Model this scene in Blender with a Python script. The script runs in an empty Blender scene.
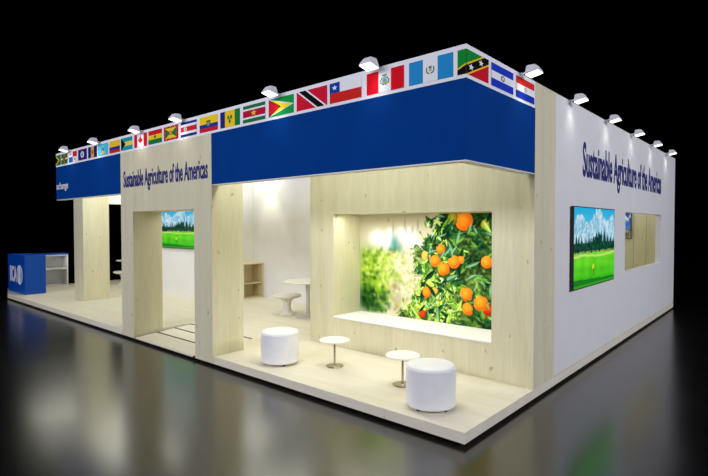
import bpy, bmesh, math, random
import numpy as np
from mathutils import Vector, Matrix
PI = math.pi
SC = bpy.context.scene
COL = SC.collection

# ------------------------------------------------------------------ camera
def setup_camera():
    cd = bpy.data.cameras.new('camera'); co = bpy.data.objects.new('camera', cd); COL.objects.link(co)
    f, yaw, pit, roll = 500.87, 0.72328, 0.02386, -0.001013
    cd.sensor_fit = 'HORIZONTAL'; cd.sensor_width = 36.0; cd.lens = f * 36.0 / 708.0
    cd.clip_start = 0.05; cd.clip_end = 300
    F = Vector((-math.sin(yaw)*math.cos(pit), math.cos(yaw)*math.cos(pit), -math.sin(pit)))
    R = Vector((math.cos(yaw), math.sin(yaw), 0)); U = R.cross(F)
    R2 = R*math.cos(roll) + U*math.sin(roll); U2 = -R*math.sin(roll) + U*math.cos(roll)
    m = Matrix.Identity(4)
    for i in range(3):
        m[i][0] = R2[i]; m[i][1] = U2[i]; m[i][2] = -F[i]
    m.translation = (2.1973, -3.9821, 1.9973)
    co.matrix_world = m
    SC.camera = co
setup_camera()

# ------------------------------------------------------------------ world, exposure, fill lights
w = bpy.data.worlds.new('dark_hall'); SC.world = w; w.use_nodes = True
w.node_tree.nodes['Background'].inputs['Color'].default_value = (0.0, 0.0, 0.0, 1)
w.node_tree.nodes['Background'].inputs['Strength'].default_value = 0.0
SC.view_settings.view_transform = 'Standard'
SC.view_settings.look = 'None'
SC.view_settings.exposure = 0.0
SC.view_settings.gamma = 1.0
SC.view_settings.use_curve_mapping = False

def area(name, loc, target, sx, sy, power, color=(1, 1, 1), spread=PI):
    l = bpy.data.lights.new(name, 'AREA'); l.shape = 'RECTANGLE'; l.size = sx; l.size_y = sy
    l.energy = power; l.color = color; l.spread = spread
    o = bpy.data.objects.new(name, l); COL.objects.link(o); o.location = loc
    o.rotation_euler = (Vector(target) - Vector(loc)).to_track_quat('-Z', 'Y').to_euler()
    return o
FILL_TINT = (0.96, 0.97, 1.13)
WARM = (1.0, 0.985, 0.82)
# broad fill panels added out of view for the outer faces
area('outer_fill_front', (-5.0, -13.5, 7.0), (-5.0, 0, 1.8), 14, 3, 1580, FILL_TINT)
area('outer_fill_side', (13.5, 4.0, 7.0), (0, 5.0, 1.6), 10, 3, 1420, FILL_TINT)
# unseen overhead fill panels, added to brighten the stand's interior
area('inner_fill_lounge', (-1.95, 0.50, 3.45), (-1.95, 0.60, 0), 3.4, 0.5, 56, WARM)
area('inner_fill_passage', (-5.3, 2.0, 3.45), (-5.5, 1.8, 0), 2.6, 2.6, 58, WARM)
area('inner_fill_meeting', (-10.2, 1.5, 3.45), (-10.2, 1.5, 0), 3.6, 1.6, 64, WARM)
area('inner_fill_recess', (-8.0, 3.75, 3.45), (-8.0, 4.0, 0), 0.9, 0.5, 10, WARM)
area('inner_fill_reception', (-13.4, 1.6, 3.45), (-13.4, 1.6, 0), 2.4, 2.4, 50, WARM)
area('inner_fill_office', (-1.9, 7.6, 3.45), (-1.9, 8.2, 0), 2.6, 3.0, 42, WARM)

def washer(name, loc, target, power, deg):
    l = bpy.data.lights.new(name, 'SPOT'); l.energy = power; l.spot_size = math.radians(deg); l.spot_blend = 0.5; l.shadow_soft_size = 0.04; l.color = WARM
    o = bpy.data.objects.new(name, l); COL.objects.link(o); o.location = loc
    o.rotation_euler = (Vector(target) - Vector(loc)).to_track_quat('-Z', 'Y').to_euler()
washer('truss_spot_recess', (-7.9, 3.70, 3.4), (-7.9, 4.15, 2.0), 34, 54)

# ------------------------------------------------------------------ materials
def lin(c):
    c = np.asarray(c, float) / 255.0
    return np.where(c <= 0.04045, c / 12.92, ((c + 0.055) / 1.055) ** 2.4)
def rgba(c): return tuple(float(v) for v in lin(c)) + (1.0,)

def pbr(name, c, rough=0.5, metal=0.0, spec=0.5, noise=0.0, nscale=8.0, bump=0.0):
    m = bpy.data.materials.new(name); m.use_nodes = True
    nt = m.node_tree; b = nt.nodes['Principled BSDF']
    b.inputs['Base Color'].default_value = rgba(c); b.inputs['Roughness'].default_value = rough
    b.inputs['Metallic'].default_value = metal; b.inputs['Specular IOR Level'].default_value = spec
    if noise or bump:
        tc = nt.nodes.new('ShaderNodeTexCoord'); n = nt.nodes.new('ShaderNodeTexNoise')
        n.inputs['Scale'].default_value = nscale; n.inputs['Detail'].default_value = 5
        nt.links.new(tc.outputs['Object'], n.inputs['Vector'])
        if noise:
            r = nt.nodes.new('ShaderNodeValToRGB')
            lo = np.array(c) * (1 - noise)
            r.color_ramp.elements[0].position = 0.3; r.color_ramp.elements[1].position = 0.7
            r.color_ramp.elements[0].color = rgba(lo); r.color_ramp.elements[1].color = rgba(c)
            nt.links.new(n.outputs['Fac'], r.inputs['Fac']); nt.links.new(r.outputs['Color'], b.inputs['Base Color'])
        if bump:
            bp = nt.nodes.new('ShaderNodeBump'); bp.inputs['Strength'].default_value = bump
            bp.inputs['Distance'].default_value = 0.01
            nt.links.new(n.outputs['Fac'], bp.inputs['Height']); nt.links.new(bp.outputs['Normal'], b.inputs['Normal'])
    return m

def wood(name, c, dark, grain='z', knots=0.5, seam=None, seam_axis='X', rough=0.55, contrast=1.0):
    """pale whitewashed spruce: stretched grain, faint cloudy boards, small knots, optional board seams"""
    m = bpy.data.materials.new(name); m.use_nodes = True
    nt = m.node_tree; b = nt.nodes['Principled BSDF']; L = nt.links.new; N = nt.nodes.new
    tc = N('ShaderNodeTexCoord')
    def mapped(sc):
        mp = N('ShaderNodeMapping'); mp.inputs['Scale'].default_value = sc
        L(tc.outputs['Object'], mp.inputs['Vector']); return mp
    s = {'z': (1, 1, 0.07), 'x': (0.07, 1, 1), 'y': (1, 0.07, 1)}[grain]
    def noise(sc, scale, det=6):
        n = N('ShaderNodeTexNoise'); n.inputs['Scale'].default_value = scale; n.inputs['Detail'].default_value = det
        L(mapped(sc).outputs['Vector'], n.inputs['Vector']); return n
    fine = noise(s, 38); broad = noise(tuple(v if v < 1 else 1 for v in s), 5.0, 3)
    r1 = N('ShaderNodeValToRGB'); r1.color_ramp.elements[0].position = 0.5 - 0.22/contrast; r1.color_ramp.elements[1].position = 0.5 + 0.16/contrast
    r1.color_ramp.elements[0].color = rgba(np.array(c)*0.84 + np.array(dark)*0.16); r1.color_ramp.elements[1].color = rgba(c)
    L(fine.outputs['Fac'], r1.inputs['Fac'])
    r2 = N('ShaderNodeValToRGB'); r2.color_ramp.elements[0].position = 0.32; r2.color_ramp.elements[1].position = 0.66
    r2.color_ramp.elements[0].color = (1, 1, 1, 1); r2.color_ramp.elements[1].color = (0, 0, 0, 1)
    L(broad.outputs['Fac'], r2.inputs['Fac'])
    mx = N('ShaderNodeMix'); mx.data_type = 'RGBA'
    mul = N('ShaderNodeMath'); mul.operation = 'MULTIPLY'; mul.inputs[1].default_value = 0.16*contrast
    L(r2.outputs['Color'], mul.inputs[0]); L(mul.outputs[0], mx.inputs['Factor'])
    L(r1.outputs['Color'], mx.inputs['A']); mx.inputs['B'].default_value = rgba(dark)
    cur = mx.outputs['Result']
    if knots:
        v = N('ShaderNodeTexVoronoi'); v.voronoi_dimensions = '2D'; v.inputs['Scale'].default_value = 1.9
        sx = N('ShaderNodeSeparateXYZ'); L(tc.outputs['Object'], sx.inputs[0]); cb = N('ShaderNodeCombineXYZ')
        if grain == 'z':
            ad = N('ShaderNodeMath'); ad.operation = 'ADD'; L(sx.outputs['X'], ad.inputs[0]); L(sx.outputs['Y'], ad.inputs[1])
            zz = N('ShaderNodeMath'); zz.operation = 'MULTIPLY'; zz.inputs[1].default_value = 0.75; L(sx.outputs['Z'], zz.inputs[0])
            L(ad.outputs[0], cb.inputs['X']); L(zz.outputs[0], cb.inputs['Y'])
        else:
            L(sx.outputs['X'], cb.inputs['X']); L(sx.outputs['Y'], cb.inputs['Y'])
        dn = N('ShaderNodeTexNoise'); dn.inputs['Scale'].default_value = 14; L(tc.outputs['Object'], dn.inputs['Vector'])
        dv = N('ShaderNodeVectorMath'); dv.operation = 'SCALE'; dv.inputs['Scale'].default_value = 0.10; L(dn.outputs['Color'], dv.inputs[0])
        da = N('ShaderNodeVectorMath'); da.operation = 'ADD'; L(dv.outputs[0], da.inputs[0]); L(cb.outputs[0], da.inputs[1])
        L(da.outputs[0], v.inputs['Vector'])
        kr = N('ShaderNodeValToRGB'); e = kr.color_ramp.elements
        e[0].position = 0.012; e[0].color = (1, 1, 1, 1); e[1].position = 0.042; e[1].color = (0, 0, 0, 1)
        L(v.outputs['Distance'], kr.inputs['Fac'])
        km = N('ShaderNodeMath'); km.operation = 'MULTIPLY'; km.inputs[1].default_value = knots
        L(kr.outputs['Color'], km.inputs[0])
        m2 = N('ShaderNodeMix'); m2.data_type = 'RGBA'; L(km.outputs[0], m2.inputs['Factor'])
        L(cur, m2.inputs['A']); m2.inputs['B'].default_value = rgba(np.array(dark)*0.72); cur = m2.outputs['Result']
    if seam:
        sp = N('ShaderNodeSeparateXYZ'); L(tc.outputs['Object'], sp.inputs[0])
        d = N('ShaderNodeMath'); d.operation = 'DIVIDE'; d.inputs[1].default_value = seam; L(sp.outputs[seam_axis], d.inputs[0])
        fr = N('ShaderNodeMath'); fr.operation = 'FRACT'; L(d.outputs[0], fr.inputs[0])
        lt = N('ShaderNodeMath'); lt.operation = 'LESS_THAN'; lt.inputs[1].default_value = 0.012/seam; L(fr.outputs[0], lt.inputs[0])
        sm = N('ShaderNodeMath'); sm.operation = 'MULTIPLY'; sm.inputs[1].default_value = 0.55; L(lt.outputs[0], sm.inputs[0])
        m3 = N('ShaderNodeMix'); m3.data_type = 'RGBA'; L(sm.outputs[0], m3.inputs['Factor'])
        L(cur, m3.inputs['A']); m3.inputs['B'].default_value = rgba(np.array(dark)*0.7); cur = m3.outputs['Result']
    L(cur, b.inputs['Base Color'])
    b.inputs['Roughness'].default_value = rough; b.inputs['Specular IOR Level'].default_value = 0.3
    return m

def attr_mat(name, emit=0.0, base=True, rough=0.5):
    """reads the print's own colours from the mesh colour attribute"""
    m = bpy.data.materials.new(name); m.use_nodes = True
    nt = m.node_tree; b = nt.nodes['Principled BSDF']
    a = nt.nodes.new('ShaderNodeAttribute'); a.attribute_name = 'print'
    if base: nt.links.new(a.outputs['Color'], b.inputs['Base Color'])
    else: b.inputs['Base Color'].default_value = (0.004, 0.004, 0.004, 1)
    if emit:
        nt.links.new(a.outputs['Color'], b.inputs['Emission Color']); b.inputs['Emission Strength'].default_value = emit
    b.inputs['Roughness'].default_value = rough; b.inputs['Specular IOR Level'].default_value = 0.3
    return m

M = {}
M['wood'] = wood('pale_spruce', (222, 217, 184), (168, 152, 108))
M['wood_panel'] = wood('pale_spruce_boards', (222, 217, 184), (168, 152, 108), seam=0.28)
M['wood_x'] = wood('pale_spruce_floor', (232, 226, 206), (176, 162, 122), grain='x', knots=0.28, contrast=0.9)
M['wood_cab'] = wood('cabinet_spruce', (222, 208, 168), (170, 148, 96), knots=0.2)
M['white'] = pbr('white_wall', (228, 227, 222), 0.6, noise=0.02, nscale=3)
M['trim_white'] = pbr('white_lacquer', (232, 232, 232), 0.4)
M['blue'] = pbr('blue_fabric_panel', (0, 60, 136), 0.85, spec=0.06, noise=0.05, nscale=2.2)
M['blue_counter'] = pbr('blue_laminate', (0, 76, 172), 0.4, spec=0.3, noise=0.04, nscale=2)
M['navy'] = pbr('navy_lettering', (40, 43, 116), 0.5)
M['letter_white'] = pbr('white_lettering', (236, 236, 240), 0.5)
M['frieze'] = pbr('white_frieze', (240, 240, 242), 0.7, spec=0.2)
M['pouf'] = pbr('white_leatherette', (236, 236, 234), 0.5, noise=0.03, nscale=7, bump=0.04)
M['black'] = pbr('black_plastic', (16, 16, 17), 0.45)
M['groove'] = pbr('dark_joint', (48, 42, 34), 0.7)
M['table_white'] = pbr('white_table_top', (240, 238, 232), 0.35)
M['chrome'] = pbr('polished_steel', (176, 168, 148), 0.18, metal=1.0)
M['sill'] = pbr('bright_white_sill', (246, 246, 244), 0.5)
M['lamp'] = pbr('white_lamp_housing', (230, 230, 232), 0.4)
M['gap_shade'] = pbr('dark_gap_shade', (74, 66, 56), 0.7)
M['stone'] = pbr('white_fibreglass', (222, 218, 206), 0.5)
M['grey_leg'] = pbr('pale_grey_post', (196, 192, 182), 0.4)
M['grey_back'] = pbr('light_grey_board', (206, 206, 206), 0.6)
M['print'] = attr_mat('matte_print', rough=0.85)
M['print'].node_tree.nodes['Principled BSDF'].inputs['Specular IOR Level'].default_value = 0.08
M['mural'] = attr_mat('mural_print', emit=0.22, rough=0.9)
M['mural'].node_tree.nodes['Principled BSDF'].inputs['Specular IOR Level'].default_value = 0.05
M['screen'] = attr_mat('lit_screen', emit=0.95, base=False, rough=0.3)
def lamp_glow():
    m = bpy.data.materials.new('lamp_glow'); m.use_nodes = True
    b = m.node_tree.nodes['Principled BSDF']; b.inputs['Base Color'].default_value = (0.9, 0.9, 0.9, 1)
    b.inputs['Emission Color'].default_value = (1, 1, 1, 1); b.inputs['Emission Strength'].default_value = 3.0
    return m
M['glow'] = lamp_glow()
def gloss_floor():
    m = pbr('polished_black_floor', (7, 7, 7), 0.2)
    b = m.node_tree.nodes['Principled BSDF']; b.inputs['IOR'].default_value = 2.2
    nt = m.node_tree; tc = nt.nodes.new('ShaderNodeTexCoord'); n = nt.nodes.new('ShaderNodeTexNoise')
    n.inputs['Scale'].default_value = 0.8; n.inputs['Detail'].default_value = 4
    r = nt.nodes.new('ShaderNodeMapRange'); r.inputs['To Min'].default_value = 0.17; r.inputs['To Max'].default_value = 0.25
    nt.links.new(tc.outputs['Object'], n.inputs['Vector']); nt.links.new(n.outputs['Fac'], r.inputs['Value'])
    nt.links.new(r.outputs['Result'], b.inputs['Roughness'])
    return m
M['floor'] = gloss_floor()

# ------------------------------------------------------------------ mesh helpers
OFF = {}                                   # world offset of every object built, so meshes can be written in world coordinates
class MB:
    def __init__(self): self.bm = bmesh.new()
    def box(self, x0, x1, y0, y1, z0, z1, bev=0.0):
        r = bmesh.ops.create_cube(self.bm, size=1.0)['verts']
        for v in r:
            v.co = Vector((x0 + (v.co.x+0.5)*(x1-x0), y0 + (v.co.y+0.5)*(y1-y0), z0 + (v.co.z+0.5)*(z1-z0)))
        if bev:
            es = list({e for v in r for e in v.link_edges})
            bmesh.ops.bevel(self.bm, geom=es, offset=bev, segments=2, affect='EDGES', profile=0.5)
        return self
    def prism(self, pts, z0, z1):
        a = [self.bm.verts.new((x, y, z0)) for x, y in pts]; b = [self.bm.verts.new((x, y, z1)) for x, y in pts]
        n = len(pts)
        self.bm.faces.new(b); self.bm.faces.new(a[::-1])
        for i in range(n): self.bm.faces.new((a[i], a[(i+1) % n], b[(i+1) % n], b[i]))
        return self
    def hexa(self, p):                     # eight corners: bottom loop then top loop
        v = [self.bm.verts.new(q) for q in p]
        for f in ((3, 2, 1, 0), (4, 5, 6, 7), (0, 1, 5, 4), (1, 2, 6, 5), (2, 3, 7, 6), (3, 0, 4, 7)):
            self.bm.faces.new([v[i] for i in f])
        return self
    def lathe(self, cx, cy, prof, n=48):
        rings = []
        for r, z in prof:
            if r < 1e-6: rings.append([self.bm.verts.new((cx, cy, z))])
            else: rings.append([self.bm.verts.new((cx + r*math.cos(2*PI*i/n), cy + r*math.sin(2*PI*i/n), z)) for i in range(n)])
        for a, b in zip(rings, rings[1:]):
            for i in range(n):
                j = (i+1) % n
                if len(a) == 1 and len(b) == 1: continue
                if len(a) == 1: self.bm.faces.new((a[0], b[j], b[i]))
                elif len(b) == 1: self.bm.faces.new((a[i], a[j], b[0]))
                else: self.bm.faces.new((a[i], a[j], b[j], b[i]))
        return self
    def tube(self, p0, p1, r, n=12):
        p0 = Vector(p0); p1 = Vector(p1); d = (p1-p0).normalized()
        u = d.orthogonal().normalized(); v = d.cross(u)
        A = [self.bm.verts.new(p0 + r*(u*math.cos(2*PI*i/n) + v*math.sin(2*PI*i/n))) for i in range(n)]
        B = [self.bm.verts.new(p1 + r*(u*math.cos(2*PI*i/n) + v*math.sin(2*PI*i/n))) for i in range(n)]
        for i in range(n): self.bm.faces.new((A[i], A[(i+1) % n], B[(i+1) % n], B[i]))
        self.bm.faces.new(A[::-1]); self.bm.faces.new(B)
        return self
    def build(self, name, mat, parent=None, loc=(0, 0, 0), smooth=False):
        bmesh.ops.recalc_face_normals(self.bm, faces=self.bm.faces[:])
        me = bpy.data.meshes.new(name); self.bm.to_mesh(me); self.bm.free()
        return link(name, me, mat, parent, loc, smooth)

def link(name, me, mat, parent=None, loc=(0, 0, 0), smooth=False):
    o = bpy.data.objects.new(name, me); COL.objects.link(o)
    if mat: me.materials.append(mat)
    base = OFF[parent.name] if parent else Vector((0, 0, 0))
    loc = Vector(loc)
    if parent: o.parent = parent
    else: o.location = loc
    off = base + (Vector((0, 0, 0)) if parent else loc)
    me.transform(Matrix.Translation(-off))
    OFF[o.name] = off
    if smooth:
        for p in me.polygons: p.use_smooth = True
        try:
            me.set_sharp_from_angle(angle=math.radians(38))
        except Exception: pass
    return o

def tag(o, label=None, cat=None, group=None, kind=None):
    if label: o['label'] = label
    if cat: o['category'] = cat
    if group: o['group'] = group
    if kind: o['kind'] = kind
    return o
def thing(name, label, cat, loc, group=None):
    o = bpy.data.objects.new(name, None); COL.objects.link(o); o.location = loc; o.empty_display_size = 0.1
    OFF[o.name] = Vector(loc)
    return tag(o, label, cat, group)
def struct(o): o['kind'] = 'structure'; return o
def dup(root, loc, rz=0.0, label=None):
    r = root.copy(); COL.objects.link(r); r.location = loc; r.rotation_euler = (0, 0, rz)
    if label: r['label'] = label
    for ch in list(root.children):
        c = ch.copy(); COL.objects.link(c); c.parent = r
        for g in list(ch.children):
            d = g.copy(); COL.objects.link(d); d.parent = c
    return r

# flat printed grids and printed polygons -------------------------------------------------
def put_colors(me, vals, dom):
    a = me.color_attributes.new('print', 'FLOAT_COLOR', dom)
    arr = np.ones((len(vals), 4), np.float32); arr[:, :3] = vals
    a.data.foreach_set('color', arr.ravel())
def print_grid(name, img, o, u, v, mat, parent=None, loc=(0, 0, 0)):
    """img: rows top to bottom (sRGB 0..255), o = lower-left corner, u / v = full width / height vectors"""
    h, wd, _ = img.shape
    uu, vv = np.meshgrid(np.linspace(0, 1, wd), np.linspace(1, 0, h))
    P = np.array(o) + uu[..., None]*np.array(u) + vv[..., None]*np.array(v)
    idx = np.arange(h*wd).reshape(h, wd)
    F = np.stack([idx[1:, :-1], idx[1:, 1:], idx[:-1, 1:], idx[:-1, :-1]], -1).reshape(-1, 4)
    me = bpy.data.meshes.new(name); me.from_pydata(P.reshape(-1, 3).tolist(), [], F.tolist())
    put_colors(me, lin(np.clip(img, 0, 255)).reshape(-1, 3), 'POINT')
    return link(name, me, mat, parent, loc)

def clip(poly, u0, keep_less):
    out = []
    for i in range(len(poly)):
        a = poly[i]; b = poly[(i+1) % len(poly)]
        ia = (a[0] <= u0) if keep_less else (a[0] >= u0); ib = (b[0] <= u0) if keep_less else (b[0] >= u0)
        if ia: out.append(a)
        if ia != ib:
            t = (u0 - a[0]) / (b[0] - a[0]); out.append((u0, a[1] + t*(b[1]-a[1])))
    return out
def print_polys(name, polys, frames, mat, parent=None, loc=(0, 0, 0)):
    """polys: (points in 0..1, colour), later ones lie 0.8 mm further out.
    frames: list of (u_start, u_end, origin, uvec, vvec, normal); a print that folds round a corner has two frames"""
    V, F, C = [], [], []
    for k, (pts, c) in enumerate(polys):
        lc = lin(c)
        for (ua, ub, o, uv, vv, nv) in frames:
            q = clip(clip(pts, ua, False), ub, True)
            if len(q) < 3: continue
            s = len(V)
            for (a, b) in q:
                t = (a-ua)/(ub-ua)
                V.append([o[i] + t*uv[i] + b*vv[i] + nv[i]*(0.003 + 0.0008*k) for i in range(3)])
            F.append(list(range(s, s+len(q)))); C += [lc]*len(q)
    me = bpy.data.meshes.new(name); me.from_pydata(V, [], F); put_colors(me, np.array(C), 'CORNER')
    return link(name, me, mat, parent, loc)
def R(u0, v0, u1, v1): return [(u0, v0), (u1, v0), (u1, v1), (u0, v1)]
def disc(cu, cv, r, asp=1.5, n=16): return [(cu + r/asp*math.cos(2*PI*i/n), cv + r*math.sin(2*PI*i/n)) for i in range(n)]
def star(cu, cv, r, k=5, asp=1.5, inner=0.42, rot=PI/2):
    return [(cu + (r if i % 2 == 0 else r*inner)/asp*math.cos(rot + PI*i/k), cv + (r if i % 2 == 0 else r*inner)*math.sin(rot + PI*i/k)) for i in range(2*k)]

def text_obj(name, body, mat, o, udir, ndir, width, height, parent=None, loc=(0, 0, 0), bold=0.02, depth=0.004):
    """lettering `width` wide; `height` is that of a capital letter; o = left end of the base line"""
    def raw(s):
        cu = bpy.data.curves.new('tmp', 'FONT'); cu.body = s; cu.size = 1.0; cu.offset = bold; cu.extrude = 0.5
        cu.resolution_u = 3
        ob = bpy.data.objects.new('tmp', cu); COL.objects.link(ob)
        dg = bpy.context.evaluated_depsgraph_get(); dg.update()
        me = bpy.data.meshes.new_from_object(ob.evaluated_get(dg))
        bpy.data.objects.remove(ob); bpy.data.curves.remove(cu); return me
    cap = raw('E'); ys = [v.co.y for v in cap.vertices]; ch = max(ys) - min(ys); bpy.data.meshes.remove(cap)
    me = raw(body); xs = [v.co.x for v in me.vertices]; x0 = min(xs); wd = max(xs) - x0
    o = Vector(o); ud = Vector(udir); nd = Vector(ndir)
    for v in me.vertices:
        a = (v.co.x - x0)/wd*width; b = v.co.y/ch*height; c = (v.co.z + 0.5)*depth + 0.001
        v.co = o + ud*a + Vector((0, 0, 1))*b + nd*c
    me.name = name; me.materials.clear()
    return link(name, me, mat, parent, loc)

# ================================================================== STRUCTURE
ZP = 0.144                                  # top of the raised floor
ZB = 0.040                                  # underside of the raised floor
ZT = 3.60; ZF = 3.305; ZH = 2.575           # top, flag strip bottom, header bottom
YW = 1.60                                   # face of the lounge wall
struct(MB().box(-45, 30, -25, 40, -0.1, 0.0).build('floor', M['floor']))

outline = [(-14.0, 0.0), (-6.91, 0.0), (-6.91, 0.54), (-6.445, 0.54), (-6.445, 1.09), (-4.50, 1.09), (-4.50, 0.54), (-3.99, 0.54),
           (-3.99, 0.0), (0.0, 0.0), (0.0, 10.13), (-15.45, 10.13), (-15.45, 0.36)]
# the deck stops short of the dark at its far left rear
outline[-2:] = [(-12.0, 10.13), (-12.0, 5.2), (-15.45, 3.6), (-15.45, 0.36)]
deck = struct(MB().prism(outline, ZB, ZP).build('floor_platform', M['wood_x']))
pl = [(-13.9, 0.10), (-0.12, 0.10), (-0.12, 10.0), (-11.8, 10.0), (-11.8, 5.0), (-15.2, 3.4), (-15.2, 0.5)]
struct(MB().prism(pl, 0.0, ZB).build('trim_gap_shade', M['gap_shade']))  # added base; its dark tone stands for the shaded gap below the deck

# lounge wall with its picture niche
NX0, NX1, NZ0, NZ1, NY = -3.154, -0.531, 0.585, 2.18, 2.24
b = MB()
b.box(-3.67, NX0, YW, YW+0.10, ZP, 3.5); b.box(NX1, -0.06, YW, YW+0.10, ZP, 3.5)
b.box(NX0, NX1, YW, YW+0.10, ZP, NZ0); b.box(NX0, NX1, YW, YW+0.10, NZ1, 3.5)
b.box(NX0-0.03, NX0, YW+0.10, NY, NZ0-0.03, NZ1+0.03); b.box(NX1, NX1+0.03, YW+0.10, NY, NZ0-0.03, NZ1+0.03)
b.box(NX0, NX1, YW+0.10, NY, NZ1, NZ1+0.03); b.box(NX0, NX1, YW+0.10, NY, NZ0-0.03, NZ0)
b.box(NX0-0.03, NX1+0.03, NY, NY+0.03, NZ0-0.03, NZ1+0.03)
struct(b.build('wall_front', M['wood']))
struct(MB().box(NX0+0.002, NX1-0.002, YW-0.012, NY, NZ0, NZ0+0.022, 0.004).build('trim_niche_sill', M['sill']))
area('niche_light', ((NX0+NX1)/2, 1.72, NZ1-0.012), ((NX0+NX1)/2, 1.80, 0.5), 2.4, 0.12, 16, (1, 0.98, 0.93))

# white partitions inside
struct(MB().box(-3.67, -3.57, YW+0.10, 4.10, ZP, 3.5).build('wall_store_side', M['white']))
struct(MB().box(-6.94, -0.10, 4.10, 4.20, ZP, 3.5).box(-6.94, -6.84, 4.20, 4.25, ZP, 3.5).build('wall_store_rear', M['white']))
struct(MB().box(-8.75, -6.84, 4.25, 4.35, ZP, 3.5).build('wall_recess_rear', M['white']))
struct(MB().box(-8.75, -8.65, 3.03, 4.25, ZP, 3.5).build('wall_recess_left', M['white']))
struct(MB().box(-12.2, -8.65, 2.93, 3.03, ZP, 3.5).build('wall_screen', M['white']))
# right-hand wall with its window opening, office behind
WY0, WY1, WZ0, WZ1 = 5.50, 8.57, 1.18, 2.25
b = MB(); X0, X1 = -0.10, 0.0
b.box(X0, X1, 2.20, WY0, ZP+0.02, ZT); b.box(X0, X1, WY1, 10.13, ZP+0.02, ZT)
b.box(X0, X1, WY0, WY1, ZP+0.02, WZ0); b.box(X0, X1, WY0, WY1, WZ1, ZT)
b.box(X0, X1-0.02, 2.20, 10.13, ZP, ZP+0.02)
struct(b.build('wall_right', M['white']))
b = MB(); t = 0.018
b.box(X0-0.005, X1+0.004, WY0, WY1, WZ0, WZ0+t); b.box(X0-0.005, X1+0.004, WY0, WY1, WZ1-t, WZ1)
b.box(X0-0.005, X1+0.004, WY0, WY0+t, WZ0+t, WZ1-t); b.box(X0-0.005, X1+0.004, WY1-t, WY1, WZ0+t, WZ1-t)
struct(b.build('window_1', M['trim_white']))
struct(MB().box(-3.86, -0.10, 9.95, 10.05, ZP, 3.5).build('wall_back', M['wood_panel']))
struct(MB().box(-3.86, -3.76, 4.20, 9.95, ZP, 3.5).build('wall_office_left', M['white']))

# ================================================================== THE STAND'S LARGE PARTS
# entrance portal
pt = thing('entrance_portal', 'pale wood entrance portal with navy lettering across its top, standing on the platform edge', 'portal', (-5.415, 0.0, ZB))
b = MB()
PX0, PX1, QX0, QX1, PD, PZ = -6.90, -4.0, -6.44, -4.47, 0.53, 2.25
b.prism([(0, 0)]*0 or [(PX0, 0.0), (QX0, 0.0), (QX0, PD), (PX0, PD)], ZB, PZ)
b.prism([(QX1, 0.0), (PX1, 0.0), (PX1, PD), (QX1, PD)], ZB, PZ)
b.prism([(PX0, 0.0), (PX1, 0.0), (PX1, PD), (PX0, PD)], PZ, ZF)
bmesh.ops.remove_doubles(b.bm, verts=b.bm.verts[:], dist=1e-4)
b.build('arch', M['wood'], pt)
text_obj('lettering', 'Sustainable Agriculture of the Americas', M['navy'], (-6.78, 0, 2.69), (1, 0, 0), (0, -1, 0), 2.69, 0.285, pt, bold=0.022)['label'] = 'navy lettering across the portal'

# side post in wood beside the lounge
tag(MB().box(-0.06, 0.0, 1.56, 2.20, ZP, ZT).build('wood_post', M['wood'], loc=(-0.03, 1.88, ZP)),
    'flat pale wood post panel between the blue header and the white side wall', 'post')
# free standing column at the left
tag(MB().box(-11.62, -11.03, 0.87, 1.50, ZP, ZF, 0.004).build('square_column', M['wood'], loc=(-11.3, 1.32, ZP)),
    'thick square pale wood column standing on the left of the platform', 'column')

# blue headers
h = thing('header_panel', 'long blue header board over the lounge, bending round the front corner', 'header', (-2.0, 0.0, ZH))
MB().prism([(-3.995, 0.0), (0.0, 0.0), (0.0, 1.555), (-0.12, 1.555), (-0.12, 0.12), (-3.995, 0.12)], ZH+0.01, ZF-0.002).build('board', M['blue'], h)
MB().prism([(-3.995, 0.0), (0.0, 0.0), (0.0, 1.555), (-0.12, 1.555), (-0.12, 0.12), (-3.995, 0.12)], ZH, ZH+0.009).build('lower_trim', M['trim_white'], h)
h = thing('header_panel', 'blue header board left of the portal with a word in white letters', 'header', (-8.5, 0.0, ZH))
MB().box(-10.13, -6.905, 0.0, 0.12, ZH+0.01, ZF-0.002).build('board', M['blue'], h)
MB().box(-10.13, -6.905, 0.0, 0.12, ZH, ZH+0.009).build('lower_trim', M['trim_white'], h)
text_obj('lettering', 'xchange', M['letter_white'], (-10.125, 0, 2.81), (1, 0, 0), (0, -1, 0), 0.70, 0.15, h, bold=0.012)['label'] = 'white lettering'
tag(MB().box(-11.50, -11.10, 1.505, 3.6, ZH+0.002, ZF).build('return_beam', M['white'], loc=(-11.3, 2.5, ZH)),
    'white beam running back from the top of the wood column, behind the blue header', 'beam')

# flag strip
fr = thing('flag_strip', 'white strip of printed national flags along the top edge of the stand', 'flag strip', (-5.0, 0.0, ZF))
MB().prism([(-10.13, 0.0), (0.0, 0.0), (0.0, 1.555), (-0.12, 1.555), (-0.12, 0.12), (-10.13, 0.12)], ZF, ZT).build('board', M['frieze'], fr)
W_ = (240, 240, 240); K_ = (16, 14, 14)
def hb(*cs):                                # horizontal bands from the top, (colour, share)
    out = []; y = 1.0; tot = sum(s for _, s in cs)
    for c, s in cs: out.append((R(0, max(0, y - s/tot), 1, y), c)); y -= s/tot
    return out
def vb(*cs):
    out = []; x = 0.0; tot = sum(s for _, s in cs)
    for c, s in cs: out.append((R(x, 0, min(1, x + s/tot), 1), c)); x += s/tot
    return out
maple = [(.5, .86), (.465, .74), (.43, .77), (.445, .56), (.395, .66), (.385, .61), (.33, .62), (.35, .53), (.32, .49), (.43, .36), (.42, .31), (.49, .33), (.49, .14),
         (.51, .14), (.51, .33), (.58, .31), (.57, .36), (.68, .49), (.65, .53), (.67, .62), (.615, .61), (.605, .66), (.555, .56), (.57, .77), (.535, .74)]
YEL = (250, 205, 40); RED = (212, 28, 40); GRN = (24, 128, 62); NAV = (26, 28, 110)
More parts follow.
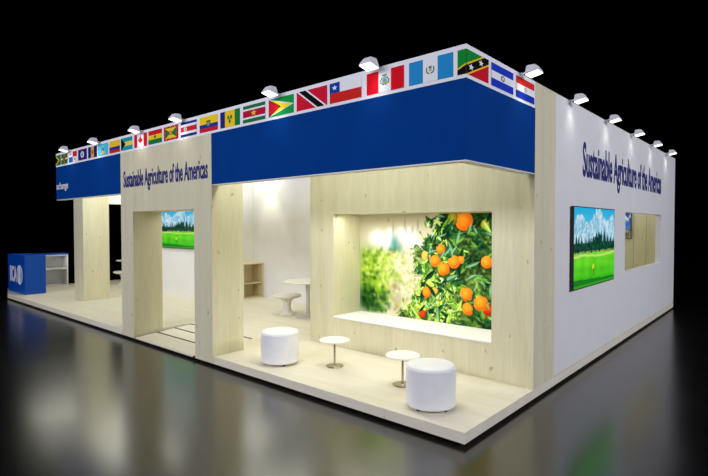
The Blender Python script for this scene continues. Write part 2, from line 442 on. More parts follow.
FL = [
 ('green, black and yellow flag cut by the end of the strip', [(R(0, 0, 1, 1), (24, 122, 58)), ([(0, .0), (.75, .5), (0, 1)], YEL), ([(0, .13), (.55, .5), (0, .87)], K_)]),
 ('green flag with yellow, white and dark cross and red disc', [(R(0, 0, 1, 1), (38, 112, 52)), (R(.43, 0, .57, 1), (225, 200, 70)), (R(0, .42, 1, .58), (225, 205, 110)), (R(.48, 0, .54, 1), (70, 40, 30)), (R(0, .47, 1, .53), W_), (disc(.5, .5, .26), (200, 52, 40)), (disc(.5, .5, .1), (90, 110, 50))]),
 ('white, red and blue quartered flag with two stars', [(R(0, 0, 1, 1), W_), (R(.5, .5, 1, 1), RED), (R(0, 0, .5, .5), (28, 94, 170)), (star(.25, .75, .14), (28, 94, 170)), (star(.75, .25, .14), RED)]),
 ('navy flag with white disc', [(R(0, 0, 1, 1), (28, 30, 120)), (R(0, .93, 1, 1), (150, 30, 60)), (R(0, 0, 1, .07), (150, 30, 60)), (disc(.5, .5, .3), W_), (disc(.5, .5, .2), (150, 170, 190)), (disc(.5, .47, .1), (110, 130, 90))]),
 ('navy and gold striped flag with trident', vb((NAV, 1), ((228, 172, 64), 1), (NAV, 1)) + [(R(.49, .25, .51, .7), K_), (R(.42, .42, .445, .7), K_), (R(.555, .42, .58, .7), K_), (R(.42, .40, .58, .45), K_)]),
 ('cyan flag with yellow triangle', [(R(0, 0, 1, 1), (72, 196, 220)), ([(.30, .14), (.70, .14), (.5, .86)], W_), ([(.33, .14), (.67, .14), (.5, .78)], K_), ([(.30, .14), (.70, .14), (.5, .5)], (240, 206, 40))]),
 ('yellow, blue and red striped flag', hb(((240, 196, 30), 2), ((36, 50, 130), 1), ((204, 30, 50), 1))),
 ('teal and yellow flag with black triangle', hb(((20, 158, 170), 1), ((244, 212, 70), 1), ((20, 158, 170), 1)) + [([(0, 0), (.42, .5), (0, 1)], K_)]),
 ('red and white flag with maple leaf', vb((RED, 1), (W_, 2), (RED, 1)) + [(maple, RED)]),
 ('red, yellow and green striped flag', hb((RED, 1), ((244, 206, 30), 1), ((18, 120, 58), 1)) + [(disc(.5, .5, .13), (150, 130, 60)), (disc(.5, .54, .07), (70, 90, 50))]),
 ('red bordered flag of yellow and green triangles', [(R(0, 0, 1, 1), (206, 36, 44)), (R(.1, .14, .9, .86), (36, 118, 66)), ([(.1, .86), (.9, .86), (.5, .5)], (244, 206, 50)), ([(.1, .14), (.9, .14), (.5, .5)], (244, 206, 50)), (disc(.5, .5, .15), (206, 36, 44)), (star(.5, .5, .13), (244, 206, 50))] + [(star(x, y, .06), (244, 206, 50)) for x in (.2, .5, .8) for y in (.07, .93)]),
 ('blue, white and red striped flag with small crest', hb(((30, 44, 130), 1), (W_, 1), ((210, 40, 50), 2), (W_, 1), ((30, 44, 130), 1)) + [(disc(.3, .5, .13), W_), (disc(.3, .5, .08), (120, 150, 110))]),
 ('yellow, blue and red flag with coat of arms', hb(((250, 212, 30), 2), ((32, 60, 140), 1), ((210, 30, 50), 1)) + [(disc(.5, .52, .17), (130, 110, 60)), (disc(.5, .50, .10), (120, 170, 190)), (R(.38, .66, .62, .71), (70, 50, 40))]),
 ('blue, yellow and green flag with three green diamonds', vb(((32, 40, 130), 1), ((248, 206, 40), 2), ((20, 128, 56), 1)) + [([(x, y-.16), (x+.06, y), (x, y+.16), (x-.06, y)], (20, 120, 56)) for x, y in ((.43, .58), (.57, .58), (.5, .34))]),
 ('green, white and red banded flag with yellow star', hb(((32, 118, 66), 2), (W_, 1), ((186, 24, 56), 4), (W_, 1), ((32, 118, 66), 2)) + [(star(.5, .5, .2), (240, 196, 50))]),
 ('green flag with yellow and red arrowheads', [(R(0, 0, 1, 1), (18, 156, 72)), ([(0, 0), (1, .5), (0, 1)], W_), ([(0, .05), (.94, .5), (0, .95)], (252, 220, 30)), ([(0, 0), (.5, .5), (0, 1)], K_), ([(0, .05), (.45, .5), (0, .95)], (214, 26, 40))]),
 ('red flag with white edged black diagonal band', [(R(0, 0, 1, 1), (214, 22, 52)), ([(0.02, 1), (.36, 1), (.98, 0), (.64, 0)], W_), ([(.08, 1), (.30, 1), (.92, 0), (.70, 0)], K_)]),
 ('white and red flag with blue star canton', [(R(0, 0, 1, .5), (212, 40, 34)), (R(0, .5, 1, 1), W_), (R(0, .5, .33, 1), (14, 64, 158)), (star(.165, .75, .14), W_)]),
 ('red and white striped flag with green crest', vb(((222, 18, 36), 1), (W_, 1), ((222, 18, 36), 1)) + [(star(.5, .5, .21, 9, inner=.8), (90, 140, 70)), (disc(.5, .5, .14), W_), (disc(.5, .47, .10), (200, 160, 70)), (disc(.5, .53, .09), (110, 170, 190)), (R(.44, .73, .56, .78), (70, 120, 50))]),
 ('light blue and white striped flag with wreath', vb(((40, 142, 204), 1), (W_, 1), ((40, 142, 204), 1)) + [([(.41, .62), (.43, .62), (.43, .42), (.49, .36), (.49, .33), (.43, .36), (.405, .44)], (80, 110, 60)), ([(.59, .62), (.57, .62), (.57, .42), (.51, .36), (.51, .33), (.57, .36), (.595, .44)], (80, 110, 60)), ([(.46, .60), (.54, .60), (.52, .44), (.48, .44)], (196, 190, 150)), (disc(.5, .61, .05), (50, 120, 80))]),
]
FX = [(-10.128, -9.83), (-9.80, -9.44), (-9.36, -8.92), (-8.85, -8.40), (-8.34, -7.91), (-7.86, -7.40), (-7.35, -6.91), (-6.86, -6.42), (-6.35, -5.89), (-5.84, -5.39),
      (-5.33, -4.89), (-4.81, -4.37), (-4.29, -3.83), (-3.77, -3.32), (-3.25, -2.79), (-2.72, -2.26), (-2.21, -1.71), (-1.67, -1.21), (-1.14, -0.67), (-0.61, -0.13)]
Z0, Z1 = 3.338, 3.556
def fframe(x0, x1, a=0.0, b_=1.0): return (a, b_, (x0, 0, Z0), (x1-x0, 0, 0), (0, 0, Z1-Z0), (0, -1, 0))
def rframe(y0, y1, a=0.0, b_=1.0): return (a, b_, (0, y0, Z0), (0, y1-y0, 0), (0, 0, Z1-Z0), (1, 0, 0))
for (lab, polys), (x0, x1) in zip(FL, FX):
    f = print_polys('flag', polys, [fframe(x0, x1)], M['print'], fr); f['label'] = lab
kn = [(R(0, 0, 1, 1), (16, 142, 50)), ([(0, 0), (1, 0), (1, 1)], (212, 20, 40)), ([(0, 0), (.24, 0), (1, .74), (1, 1), (.76, 1), (0, .26)], (250, 204, 40)),
      ([(0, 0), (.17, 0), (1, .81), (1, 1), (.83, 1), (0, .19)], K_), (star(.33, .33, .15), W_), (star(.69, .69, .15), W_)]
f = print_polys('flag', kn, [fframe(-0.085, 0.0, 0, .17), rframe(0.0, 0.42, .17, 1.0)], M['print'], fr); f['label'] = 'green and red flag with black band folded round the corner'
f = print_polys('flag', hb(((28, 60, 190), 1), (W_, 1), ((28, 60, 190), 1)) + [(disc(.5, .5, .13), (70, 110, 100)), (disc(.5, .5, .08), (220, 220, 190))], [rframe(0.48, 0.97)], M['print'], fr)
f['label'] = 'blue and white banded flag with small emblem'
f = print_polys('flag', hb(((226, 50, 34), 1), (W_, 1), ((20, 56, 170), 1)) + [(disc(.5, .5, .11), (120, 120, 90)), (disc(.5, .5, .08), W_), (star(.5, .5, .05), (190, 160, 40))], [rframe(1.04, 1.52)], M['print'], fr)
f['label'] = 'red, white and blue banded flag'

# entrance ramp: three boards between dark joints, rising from the hall floor to the platform
rp = thing('entrance_ramp', 'sloped pale threshold ramp with dark joints in the portal opening', 'ramp', (-5.44, 0.5, ZB))
def rz(y): return 0.058 + (ZP-0.058)*y/1.08
def slab(y0, y1, x0, x1, zt=0.0, th=0.0):
    return [(x0, y0, ZB), (x1, y0, ZB), (x1, y1, ZB), (x0, y1, ZB),
            (x0, y0, rz(y0)+zt), (x1, y0, rz(y0)+zt), (x1, y1, rz(y1)+zt), (x0, y1, rz(y1)+zt)]
RX0, RX1 = -6.435, -4.505
YS = [(0.0, 0.385), (0.43, 0.72), (0.765, 1.045)]
for y0, y1 in YS:
    MB().hexa(slab(y0, y1, RX0+0.03, RX1-0.03)).build('board', M['wood_x'], rp)
b = MB()
for y0, y1 in ((0.385, 0.43), (0.72, 0.765), (1.045, 1.085)): b.hexa(slab(y0, y1, RX0, RX1, -0.004))
b.hexa(slab(0.0, 1.045, RX0, RX0+0.03, -0.004)); b.hexa(slab(0.0, 1.045, RX1-0.03, RX1, -0.004))
b.build('joint', M['groove'], rp)

# ================================================================== SCREENS AND PICTURE
rng = np.random.default_rng(7)
def blur(a, r):
    for ax in (0, 1):
        for _ in range(2):
            p = np.pad(a, [(r, r) if i == ax else (0, 0) for i in range(3)], mode='edge')
            cs = np.cumsum(p, axis=ax); z = np.zeros_like(np.take(cs, [0], ax)); cs = np.concatenate([z, cs], ax)
            n = a.shape[ax]
            a = (np.take(cs, range(2*r+1, 2*r+1+n), ax) - np.take(cs, range(0, n), ax))/(2*r+1)
    return a
def smooth_noise(h, wd, cell, seed):
    r = np.random.default_rng(seed); g = r.random((h//cell+3, wd//cell+3))
    y = np.arange(h)/cell; x = np.arange(wd)/cell
    y0 = y.astype(int); x0 = x.astype(int); fy = (y-y0)[:, None]; fx = (x-x0)[None]
    fy = fy*fy*(3-2*fy); fx = fx*fx*(3-2*fx)
    return (g[y0][:, x0]*(1-fy)+g[y0+1][:, x0]*fy)*(1-fx) + (g[y0][:, x0+1]*(1-fy)+g[y0+1][:, x0+1]*fy)*fx

def golf_picture(wd=120, h=68, seed=3):
    """a green fairway with a flag, a row of dark pines, snowy mountains"""
    Y, X = np.mgrid[0:h, 0:wd]; u = X/(wd-1); v = 1 - Y/(h-1)
    img = np.zeros((h, wd, 3)); t = np.clip((v-.55)/.45, 0, 1)[..., None]
    img[:] = np.array((120, 214, 236))*(1-t) + np.array((36, 170, 220))*t
    n1 = smooth_noise(h, wd, 5, seed); n2 = smooth_noise(h, wd, 2, seed+1); n3 = smooth_noise(h, wd, 14, seed+2)
    ridge = .76 + .24*np.exp(-((u-.56)/.17)**2) + .14*np.exp(-((u-.12)/.14)**2) + .16*np.exp(-((u-.92)/.1)**2) + .07*(n1-.5)
    mt = v < ridge
    shade = np.clip(.45 + .9*(n2-.4) + .9*(n1-.4), 0, 1)[..., None]
    mcol = np.array((88, 166, 204))*(1-shade) + np.array((206, 230, 240))*shade
    img = np.where(mt[..., None], mcol, img)
    r = np.random.default_rng(seed+5)
    top = np.full(wd, .55)
    for _ in range(70):
        c = r.random(); hh = .55 + .12*r.random() + .06*(1 if .5 < c < .75 else 0); wv = .012 + .014*r.random()
        top = np.maximum(top, hh - np.abs(u[0]-c)/wv*.10)
    tree = (v < top[None]) & (v > .40)
    tc = np.array((10, 58, 44)) + (n2[..., None]-.4)*np.array((30, 70, 40))
    img = np.where(tree[..., None], tc, img)
    br = (v <= .45) & (v > .40) & (n2 > .45)
    img = np.where(br[..., None], np.array((150, 160, 96)), img)
    g = v <= .42
    gt = np.clip(v/.42, 0, 1)[..., None]
    gc = np.array((44, 178, 22))*(1-gt) + np.array((116, 222, 40))*gt + (np.sin(v*46+u*3)*6)[..., None]*np.array((.6, .9, .2)) + (n3[..., None]-.5)*26
    img = np.where(g[..., None], gc, img)
    lightband = g & (np.abs(v - (.385+.01*np.sin(u*8))) < .012)
    img = np.where(lightband[..., None], np.array((206, 226, 120)), img)
    dk = g & (v < .10 - .05*u + .01*n1)
    img = np.where(dk[..., None], np.array((22, 122, 26)), img)
    dk = g & (v < .035)
    img = np.where(dk[..., None], np.array((48, 160, 30)), img)
    pole = (np.abs(u-.445) < .006) & (v > .13) & (v < .27)
    img = np.where(pole[..., None], np.array((90, 70, 20)), img)
    fl = (u > .41) & (u < .45) & (v > .21) & (v < .27)
    img = np.where(fl[..., None], np.array((232, 220, 30)), img)
    return np.clip(img, 0, 255)

def screen(name_loc, label, o, udir, ndir, wd, hh, img, group=None, th=0.048):
    o = Vector(o); ud = Vector(udir); nd = Vector(ndir); up = Vector((0, 0, 1))
    t = thing('wall_screen_display', label, 'screen', tuple(o + ud*wd/2), group)
    def slabp(a0, a1, b0, b1, n0, n1):
        return [tuple(o + ud*a + nd*n + up*b_) for b_ in (b0, b1) for a, n in ((a0, n0), (a1, n0), (a1, n1), (a0, n1))]
    MB().hexa(slabp(0, wd, 0, hh, 0.012, th)).build('bezel', M['black'], t)
    MB().hexa(slabp(wd*.3, wd*.7, hh*.3, hh*.7, 0.001, 0.0115)).build('wall_mount', M['black'], t)
    e = 0.012
    q = o + ud*e + up*e + nd*(th + 0.0015)
    print_grid('screen', img, tuple(q), tuple(ud*(wd-2*e)), tuple(up*(hh-2*e)), M['screen'], t)
    return t
screen('', 'flat screen with golf green picture on the white side wall under the lettering', (0.0, 2.73, 1.155), (0, 1, 0), (1, 0, 0), 1.93, 1.10, golf_picture(150, 85))
screen('', 'flat screen with golf green picture on the inner wall, seen through the portal', (-10.97, 2.93, 1.41), (1, 0, 0), (0, -1, 0), 1.85, 1.04, golf_picture(130, 73))
def town_picture(wd=90, h=52):
    Y, X = np.mgrid[0:h, 0:wd]; u = X/(wd-1); v = 1-Y/(h-1)
    n = smooth_noise(h, wd, 6, 11); n2 = smooth_noise(h, wd, 2, 12)
    img = np.zeros((h, wd, 3)); t = np.clip((v-.3)/.7, 0, 1)[..., None]
    img[:] = np.array((60, 120, 190))*(1-t) + np.array((40, 46, 110))*t
    c = np.clip((n-.45)*4, 0, 1)*np.clip((v-.55)*6, 0, 1)*np.clip((.95-v)*6, 0, 1)
    img = img*(1-c[..., None]) + np.array((226, 232, 244))*c[..., None]
    tn = v < .30
    img = np.where(tn[..., None], np.array((120, 108, 84)) + (n2[..., None]-.5)*130, img)
    return np.clip(img, 0, 255)
screen('', 'flat screen with blue sky picture on the office back wall, seen through the window', (-2.12, 9.95, 1.69), (1, 0, 0), (0, -1, 0), 1.24, 0.70, town_picture())

# --- the orchard mural in the niche: oranges and leaves in front of a blurred garden
MW, MH = NX1 - NX0 - 0.006, NZ1 - NZ0 - 0.03
def orchard(wd=320, h=192):
    r = np.random.default_rng(21)
    s = 0.981
    def uv(x, z):                                     # metres in the niche plane -> pixel of the print
        x = 2.197 + (x-2.197)*s; z = 1.997 + (z-1.997)*s
        return (x-NX0)/MW*(wd-1), (1-(z-NZ0-0.024)/MH)*(h-1)
    px = (wd-1)/MW
    Y, X = np.mgrid[0:h, 0:wd].astype(float)
    img = np.zeros((h, wd, 3)); img[:] = (218, 214, 188)
    def blob(x, z, rx, rz_, c, a=1.0, p=2.0):
        cx, cy = uv(x, z); d = ((X-cx)/(rx*px))**2 + ((Y-cy)/(rz_*px))**2
        k = (a*np.exp(-d**(p/2)))[..., None]; img[:] = img*(1-k) + np.array(c)*k
    # hazy sky and far trees
    blob(-2.5, 2.2, 1.3, .20, (188, 178, 150), .95)
    for x, z, rx, rz_, a in ((-2.90, 1.80, .16, .14, .95), (-2.72, 1.76, .15, .12, .9), (-2.62, 1.88, .10, .09, .7), (-2.30, 1.84, .16, .13, .95), (-2.18, 1.74, .12, .12, .8), (-2.42, 1.90, .09, .08, .6)):
        blob(x, z, rx, rz_, (246, 249, 250), a, 3)
    for x, z0, rz_ in ((-2.57, 1.93, .12), (-2.34, 2.00, .10), (-2.31, 1.90, .05), (-2.20, 1.93, .07), (-2.66, 2.10, .04), (-2.10, 2.02, .09)):
        blob(x, z0, .013, rz_, (110, 112, 104), .45)
    blob(-2.54, 1.70, .07, .13, (96, 160, 160), .85); blob(-2.52, 1.60, .09, .06, (30, 110, 96), .8); blob(-2.60, 1.64, .05, .05, (150, 196, 190), .6); blob(-2.44, 1.66, .05, .08, (120, 170, 160), .6)
    # blurred bush at the left
    blob(-2.98, 1.15, .34, .42, (150, 184, 56), .95, 3); blob(-2.72, 1.32, .24, .20, (206, 218, 120), .8); blob(-3.05, 1.52, .2, .10, (150, 186, 84), .7)
    for _ in range(330):
        x = -3.2+.72*r.random(); z = .65+.98*r.random()
        c = [(104, 150, 26), (208, 222, 96), (60, 110, 32), (172, 204, 60), (236, 240, 160), (40, 90, 34)][r.integers(6)]
        if x > -2.75 and z < 1.2 and r.random() < .6: continue
        blob(x, z, .016+.026*r.random(), .016+.022*r.random(), c, .6)
    for _ in range(150):
        x = -2.85+.42*r.random(); z = 1.02+.55*r.random()
        blob(x, z, .018+.024*r.random(), .016+.022*r.random(), [(222, 230, 128), (186, 208, 84), (140, 176, 50), (240, 242, 190), (210, 214, 150)][r.integers(5)], .6)
    blob(-3.12, .80, .16, .20, (14, 70, 32), .8, 3); blob(-2.92, .70, .14, .08, (30, 84, 36), .8); blob(-2.78, .88, .08, .09, (84, 132, 40), .6)
    for _ in range(90):
        x = -3.2+.5*r.random(); z = .62+.35*r.random()
        blob(x, z, .014+.018*r.random(), .014+.02*r.random(), [(16, 66, 30), (70, 124, 40), (120, 168, 50), (10, 50, 26)][r.integers(4)], .6)
    # path and pale middle
    blob(-2.52, .92, .11, .30, (190, 178, 158), .85, 3); blob(-2.42, 1.42, .22, .16, (234, 230, 206), .8, 3)
    for _ in range(260):
        x = -2.62+.55*r.random(); z = .62+1.0*r.random()
        c = [(238, 236, 212), (206, 216, 120), (166, 188, 80), (222, 208, 180), (110, 150, 60), (240, 244, 190), (200, 150, 110)][r.integers(7)]
        blob(x, z, .012+.022*r.random(), .012+.02*r.random(), c, .55)
    img = blur(img, 1)
    # the tree at the right: dark inside, sunlit yellow greens at its lower left
    bx = np.interp(np.arange(h), [0, h*.2, h*.30, h*.42, h*.6, h*.75, h*.9, h], [uv(q, 1)[0] for q in (-1.86, -1.90, -2.08, -2.14, -2.06, -2.16, -2.34, -2.42)])
    nz = smooth_noise(h, wd, 12, 5); nf = smooth_noise(h, wd, 4, 6)
    k = np.clip((X - bx[:, None] - 46*(nz-.5) - 26*(nf-.5))/12, 0, 1)[..., None]
    n = smooth_noise(h, wd, 16, 9)[..., None]; n2 = smooth_noise(h, wd, 4, 10)[..., None]
    lowleft = np.exp(-(((X-uv(-1.95, 1)[0])/(.55*px))**2 + ((Y-uv(0, .92)[1])/(.42*px))**2))[..., None]
    t = np.clip(.15 + .55*n + 1.0*lowleft - .1, 0, 1)
    base = np.array((24, 58, 36))*(1-t) + np.array((176, 198, 92))*t; base = base*(.55+.9*n2)
    img = img*(1-k) + np.clip(base, 0, 255)*k
    def leaf(cx, cy, L, wl, a, c1, c2, bend=0.0):
        R_ = int(L)+3; x0, x1, y0, y1 = max(0, int(cx)-R_), min(wd, int(cx)+R_+1), max(0, int(cy)-R_), min(h, int(cy)+R_+1)
        if x0 >= x1 or y0 >= y1: return
        dx = X[y0:y1, x0:x1]-cx; dy = Y[y0:y1, x0:x1]-cy
        p = (dx*math.cos(a)+dy*math.sin(a))/L; q = (-dx*math.sin(a)+dy*math.cos(a))/wl + bend*p*p
        lim = np.clip(1-np.abs(p)**1.6, 0, 1); kk = np.clip((lim-np.abs(q))*wl*.9, 0, 1)[..., None]
        col = np.where((q > .05)[..., None], np.array(c1), np.array(c2)); col = np.where((np.abs(q) < .09)[..., None], (np.array(c1)+np.array(c2))*.5+24, col)
        img[y0:y1, x0:x1] = img[y0:y1, x0:x1]*(1-kk) + np.clip(col, 0, 255)*kk
    pal = [((26, 82, 44), (54, 120, 62)), ((14, 52, 36), (28, 84, 50)), ((92, 146, 50), (136, 182, 74)), ((176, 206, 96), (206, 226, 130)), ((70, 126, 80), (146, 188, 150)), ((232, 240, 190), (200, 222, 130))]
    def leaves(n_, wts, x0=-2.45, x1=-.5, z0=.55, z1=2.25, Lr=(8, 17), wr=(.22, .36)):
        for _ in range(n_):
            x = x0 + (x1-x0)*r.random(); z = z0+(z1-z0)*r.random(); cx, cy = uv(x, z)
            if cx < bx[int(np.clip(cy, 0, h-1))] + 26*(r.random()-.55): continue
            L = Lr[0]+(Lr[1]-Lr[0])*r.random(); i = r.choice(6, p=wts); c1, c2 = pal[i]
            if r.random() < .5: c1, c2 = c2, c1
            leaf(cx, cy, L, L*(wr[0]+(wr[1]-wr[0])*r.random()), r.random()*PI, c1, c2, r.random()*.8-.4)
    leaves(240, [.30, .26, .16, .10, .14, .04])
    leaves(420, [.08, .04, .26, .34, .06, .22], x0=-2.4, x1=-1.45, z0=.6, z1=1.35, Lr=(3, 7))
    leaves(120, [.05, .0, .25, .42, .06, .22], x0=-2.3, x1=-1.6, z0=1.4, z1=2.2, Lr=(4, 9))
    O = [(-1.32, 2.07, .145, 1), (-.98, 2.01, .085, 0), (-1.7, 1.66, .08, 1), (-1.95, 1.56, .085, 2), (-1.79, 1.48, .095, 1), (-1.36, 1.52, .065, 1), (-1.48, 1.48, .10, 1), (-1.65, 1.37, .105, 1),
         (-.97, 1.5, .09, 1), (-1.94, 1.0, .095, 1), (-1.8, 1.04, .055, 2), (-1.28, 1.03, .11, 1), (-1.25, .83, .095, 1), (-.95, .85, .085, 3), (-1.06, .93, .12, 1), (-2.01, .67, .07, 3), (-1.0, .72, .05, 3),
         (-1.50, 2.10, .09, 0), (-.68, 1.75, .1, 1), (-.66, 1.1, .1, 1)]
    def fruit(x, z, rr, kind, sc=1.0):
        cx, cy = uv(x, z); q = rr*px*.98*sc
        d = np.hypot(X-cx, Y-cy); kk = np.clip(q-d, 0, 1)[..., None]
        l = np.clip(((X-cx+q*.25)**2 + (Y-cy+q*.3)**2)/(1.35*q)**2, 0, 1)[..., None]
        a, b_ = [((196, 186, 66), (96, 118, 40)), ((255, 178, 64), (226, 112, 20)), ((252, 204, 110), (236, 166, 76)), ((232, 92, 40), (150, 34, 16))][kind]
        img[:] = img*(1-kk) + (np.array(a)*(1-l) + np.array(b_)*l)*kk
    for x, z, rr, kind in O:
        cx, cy = uv(x, z)                              # dark gap behind each fruit
        d = np.hypot(X-cx-2, Y-cy-3); kk = (np.clip((rr*px*1.25-d)/6, 0, 1)*.5)[..., None]; img[:] = img*(1-kk) + np.array((22, 54, 30))*kk
    for o in O: fruit(*o)
    for _ in range(46):                                # a few sprays of leaves hang over the fruit
        x, z, rr, kind = O[r.integers(len(O))]; a = r.random()*2*PI
        cx, cy = uv(x + rr*1.05*math.cos(a), z + rr*1.05*math.sin(a)); L = 8+9*r.random()
        c1, c2 = pal[r.choice(6, p=[.34, .22, .16, .06, .20, .02])]
        leaf(cx, cy, L, L*.27, r.random()*PI, c1, c2, r.random()*.6-.3)
    leaves(46, [.34, .18, .14, .06, .26, .02], x0=-1.9, Lr=(9, 18))
    for o in O[:16]:
        if o[3] == 1: fruit(*o, sc=.80)
    return 255*(np.clip(img, 0, 255)/255)**1.35
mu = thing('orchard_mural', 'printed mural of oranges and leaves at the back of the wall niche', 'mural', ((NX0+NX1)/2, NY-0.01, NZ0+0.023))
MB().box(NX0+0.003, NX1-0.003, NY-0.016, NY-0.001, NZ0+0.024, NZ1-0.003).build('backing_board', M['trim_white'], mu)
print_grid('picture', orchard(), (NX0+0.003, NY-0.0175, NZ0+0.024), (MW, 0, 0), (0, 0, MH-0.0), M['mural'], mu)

# ================================================================== LETTERING ON THE SIDE WALL
tag(text_obj('wall_lettering', 'Sustainable Agriculture of the Americas', M['navy'], (0.0, 3.22, 2.69), (0, 1, 0), (1, 0, 0), 5.27, 0.47, loc=(0.0, 5.8, 2.69), bold=0.022),
    'large navy lettering in one line across the white side wall', 'lettering')

# ================================================================== FURNITURE
def pouf(loc, label):
    t = thing('pouf', label, 'pouf', loc, 'white poufs on the lounge floor'); x, y, z = loc
    r, h0, h1 = 0.252, 0.03, 0.442
    prof = [(0, h0), (r-.012, h0), (r, h0+.012)] + [(r+.002, h0+.03)]
    prof += [(r+.004, .2), (r+.002, h1-.04)] + [(r-.028+.028*math.cos(a), h1-.028+.028*math.sin(a)) for a in np.linspace(0, PI/2, 6)] + [(r*.5, h1+.006), (0, h1+.008)]
    MB().lathe(x, y, [(a, z+b_) for a, b_ in prof], 64).build('upholstery', M['pouf'], t, smooth=True)
    s = MB()
    for hh in (h1-.03,):
        n = 64
        for i in range(n):
            a0, a1 = 2*PI*i/n, 2*PI*(i+1)/n; q = r+.003
            s.tube((x+q*math.cos(a0), y+q*math.sin(a0), z+hh), (x+q*math.cos(a1), y+q*math.sin(a1), z+hh), .004, 6)
    s.build('seam_piping', M['pouf'], t, smooth=True)
    for k in range(4):
        a = PI/4 + PI/2*k + 0.35
        MB().lathe(x+.19*math.cos(a), y+.19*math.sin(a), [(0, z), (.017, z), (.02, z+.006), (.02, z+h0), (0, z+h0)], 16).build('foot', M['black'], t, smooth=True)
    return t
p0 = pouf((-3.03, 0.42, ZP), 'white round pouf standing left of both little tables in the lounge')
dup(p0, (-0.595, 0.37, ZP), 0.3, 'white round pouf nearest the front corner of the platform')

def side_table(loc, label):
    t = thing('side_table', label, 'table', loc, 'small round tables in the lounge'); x, y, z = loc
    MB().lathe(x, y, [(0, z+.335), (.195, z+.335), (.2, z+.339), (.2, z+.351), (.195, z+.355), (0, z+.355)], 48).build('table_top', M['table_white'], t, smooth=True)
    MB().lathe(x, y, [(0, z+.012), (.016, z+.012), (.014, z+.03), (.014, z+.31), (.05, z+.328), (.05, z+.335), (0, z+.335)], 20).build('stem', M['chrome'], t, smooth=True)
    MB().lathe(x, y, [(0, z), (.115, z), (.118, z+.004), (.112, z+.010), (.03, z+.014), (0, z+.014)], 40).build('base_plate', M['chrome'], t, smooth=True)
    return t
s0 = side_table((-2.36, 0.79, ZP), 'small round white table on a thin steel stem, beside the left pouf')
dup(s0, (-1.225, 0.75, ZP), 0, 'small round white table on a thin steel stem, partly behind the nearer pouf')

def tulip(loc, label):
    t = thing('pedestal_seat', label, 'seat', loc, 'flared pedestal seats'); x, y, z = loc
    MB().lathe(x, y, [(0, z+.33), (.12, z+.335), (.23, z+.35), (.295, z+.38), (.305, z+.405), (.29, z+.42), (0, z+.42)], 48).build('seat', M['stone'], t, smooth=True)
    MB().lathe(x, y, [(0, z), (.165, z), (.17, z+.008), (.14, z+.03), (.10, z+.075), (.08, z+.14), (.078, z+.20), (.095, z+.28), (.13, z+.332), (0, z+.332)], 40).build('pedestal', M['stone'], t, smooth=True)
    return t
t0 = tulip((-5.80, 2.95, ZP), 'pale flared pedestal seat behind the left pouf, next to the wood wall')
dup(t0, (-13.85, 3.10, ZP), 0.2, 'pale flared pedestal seat far left, between the wood column and the portal')
def meeting_table(loc, label):
    t = thing('meeting_table', label, 'table', loc, 'thin topped meeting tables'); x, y, z = loc
    MB().lathe(x, y, [(0, z+.715), (.495, z+.715), (.5, z+.72), (.5, z+.738), (.495, z+.742), (0, z+.742)], 56).build('table_top', M['stone'], t, smooth=True)
    MB().lathe(x, y, [(0, z+.012), (.036, z+.012), (.045, z+.70), (.12, z+.715), (0, z+.715)], 28).build('post', M['grey_leg'], t, smooth=True)
    MB().lathe(x, y, [(0, z), (.26, z), (.262, z+.006), (.05, z+.016), (0, z+.016)], 40).build('base_plate', M['grey_leg'], t, smooth=True)
    return t
m0 = meeting_table((-5.24, 3.02, ZP), 'tall thin-topped round table partly hidden by the wood lounge wall')
dup(m0, (-14.3, 3.6, ZP), 0, 'tall thin-topped round table far left, seen in the dark gap beside the portal')

# wooden shelf cabinet in the recess
c = thing('shelf_cabinet', 'low open wooden shelf cabinet against the white recess wall', 'cabinet', (-8.44, 3.93, ZP))
cx0, cx1, cy0, cy1, cz = -8.64, -8.23, 3.62, 4.24, 1.05
MB().box(cx0, cx1+.012, cy0, cy1, cz-.03, cz, .003).build('counter_top', M['wood_cab'], c)
MB().box(cx0, cx1, cy0, cy0+.025, ZP, cz-.031).build('side_panel', M['wood_cab'], c)
MB().box(cx0, cx1, cy1-.025, cy1, ZP, cz-.031).build('side_panel', M['wood_cab'], c)
MB().box(cx0, cx0+.015, cy0+.026, cy1-.026, ZP, cz-.031).build('back_panel', M['wood_cab'], c)
MB().box(cx0+.016, cx1-.02, cy0+.026, cy1-.026, .52, .545).build('shelf', M['wood_cab'], c)
MB().box(cx0+.016, cx1-.02, cy0+.026, cy1-.026, ZP, ZP+.03).build('shelf', M['wood_cab'], c)

# reception counter
k = thing('reception_counter', 'blue reception counter with white logo and open white shelf wing', 'counter', (-14.4, 0.8, ZP))
KX0, KX1, KY0, KY1, KZ = -14.93, -13.40, 0.25, 0.76, 1.20
MB().box(KX0, KX1, KY0, KY1, ZP, KZ, .004).build('front_panel', M['blue_counter'], k)
wx0, wx1, wy0, wy1, wz = -15.32, -14.90, 0.765, 1.84, 1.125
MB().box(wx0, wx1+.01, wy0, wy1+.01, wz, wz+.035).build('wing_top', M['blue_counter'], k)
MB().box(wx0, wx1, wy1-.04, wy1, ZP, wz-.001).build('side_panel', M['trim_white'], k)
MB().box(wx0, wx1, wy0, wy0+.04, ZP, wz-.001).build('side_panel', M['trim_white'], k)
MB().box(wx0, wx0+.02, wy0+.041, wy1-.041, ZP, wz-.001).build('back_panel', M['grey_back'], k)
MB().box(wx0+.021, wx1-.01, wy0+.041, wy1-.041, .665, .705).build('shelf', M['trim_white'], k)
MB().box(wx0+.021, wx1-.01, wy0+.041, wy1-.041, wz-.04, wz-.001).build('rail', M['trim_white'], k)
MB().box(wx0+.021, wx1-.03, wy0+.041, wy1-.041, ZP, ZP+.05).build('shelf', M['grey_back'], k)
text_obj('lettering', 'IICA', M['letter_white'], (-14.72, KY0, .46), (1, 0, 0), (0, -1, 0), 0.60, 0.44, k, bold=0.03)['label'] = 'white company letters'
b = MB()
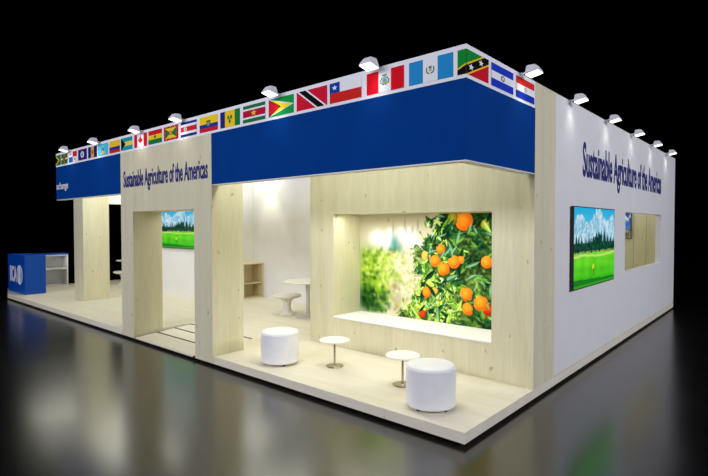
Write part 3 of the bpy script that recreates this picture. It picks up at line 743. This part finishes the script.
def ring(cx, cz_, rx, rz_, tw, y, n=40):
    vs = []
    for i in range(n):
        a = 2*PI*i/n
        vs.append([b.bm.verts.new((cx+s_*rx*math.cos(a)*(1), yy, cz_+s_*rz_*math.sin(a))) for s_ in (1.0, 1.0-tw) for yy in (y, y-.004)])
    for i in range(n):
        A, B = vs[i], vs[(i+1) % n]
        b.bm.faces.new((A[1], B[1], B[3], A[3])); b.bm.faces.new((A[0], A[1], B[1], B[0])); b.bm.faces.new((A[3], B[3], B[2], A[2]))
ring(-13.84, .66, .25, .27, .2, KY0-.001)
b.tube((-13.84, KY0-.002, .45), (-13.84, KY0-.002, .87), .018, 6)
for sg in (-1, 1):
    pts = [(-13.84+sg*.10*math.cos(a), KY0-.002, .66+.2*math.sin(a)) for a in np.linspace(-1.3, 1.3, 9)]
    for p, q in zip(pts, pts[1:]): b.tube(p, q, .012, 6)
b.build('emblem', M['letter_white'], k)['label'] = 'round white emblem'

# ================================================================== ARM SPOTLIGHTS ALONG THE TOP
def arm_light(loc, label):
    """arm reaches towards -y from the wall top; hood opens downwards and back at the wall"""
    t = thing('arm_spotlight', label, 'lamp', loc, 'white arm spotlights along the top edge'); x, y, z = loc
    MB().box(x-.022, x+.022, y-.010, y, z-.014, z+.008, .002).tube((x, y-.006, z-.002), (x, y-.095, z+.012), .009, 10).build('arm', M['lamp'], t, smooth=True)
    def P(a, b_, c_): return (x+a*.95, y+.055+b_*.92, z-.012+c_*.95)
    hood = [P(-.088, -.285, .004), P(.088, -.285, .004), P(.088, -.130, -.026), P(-.088, -.130, -.026),
            P(-.050, -.235, .080), P(.050, -.235, .080), P(.050, -.130, .082), P(-.050, -.130, .082)]
    m = MB().hexa(hood); bmesh.ops.bevel(m.bm, geom=m.bm.edges[:], offset=.010, segments=2, affect='EDGES')
    hd = m.build('lamp_head', M['lamp'], t, smooth=True)
    MB().hexa([P(-.076, -.276, -.005), P(.076, -.276, -.005), P(.076, -.139, -.0315), P(-.076, -.139, -.0315), P(-.076, -.276, .001), P(.076, -.276, .001), P(.076, -.139, -.0255), P(-.076, -.139, -.0255)]).build('lens', M['glow'], hd)
    l = bpy.data.lights.new('arm_spot', 'SPOT'); l.energy = 3.0; l.spot_size = math.radians(105); l.spot_blend = 0.9; l.shadow_soft_size = 0.08; l.color = (1, 0.99, 0.97)
    lo = bpy.data.objects.new('arm_spot', l); COL.objects.link(lo); lo.parent = t; lo.location = (0, -.135, -.05)
    lo.rotation_euler = Vector((0, .30, -1)).to_track_quat('-Z', 'Y').to_euler()
    return t
front = [(-1.0, 'above the red and white striped flag with green crest'), (-2.54, 'above the green flag with yellow and red arrowheads'), (-4.74, 'above the blue, white and red striped flag with crest'),
         (-6.08, 'above the red and white maple leaf flag'), (-7.78, 'above the cyan flag with yellow triangle'), (-9.28, 'leftmost on the flag strip, above the quartered flag')]
side = [(1.18, 'on the side edge above the red, white and blue flag'), (2.70, 'first behind the wood post, above the start of the side lettering'), (4.3, 'second behind the wood post along the white side wall'),
        (5.85, 'third behind the wood post along the white side wall'), (7.4, 'second last towards the rear of the white side wall'), (8.95, 'farthest back at the rear end of the white side wall')]
proto = None
for xx, s_ in front:
    lab = 'white arm spotlight ' + s_
    if proto is None: proto = arm_light((xx, 0.0, ZT), lab)
    else: dup(proto, (xx, 0.0, ZT), 0, lab)
for yy, s_ in side:
    dup(proto, (0.0, yy, ZT), PI/2, 'white arm spotlight ' + s_)
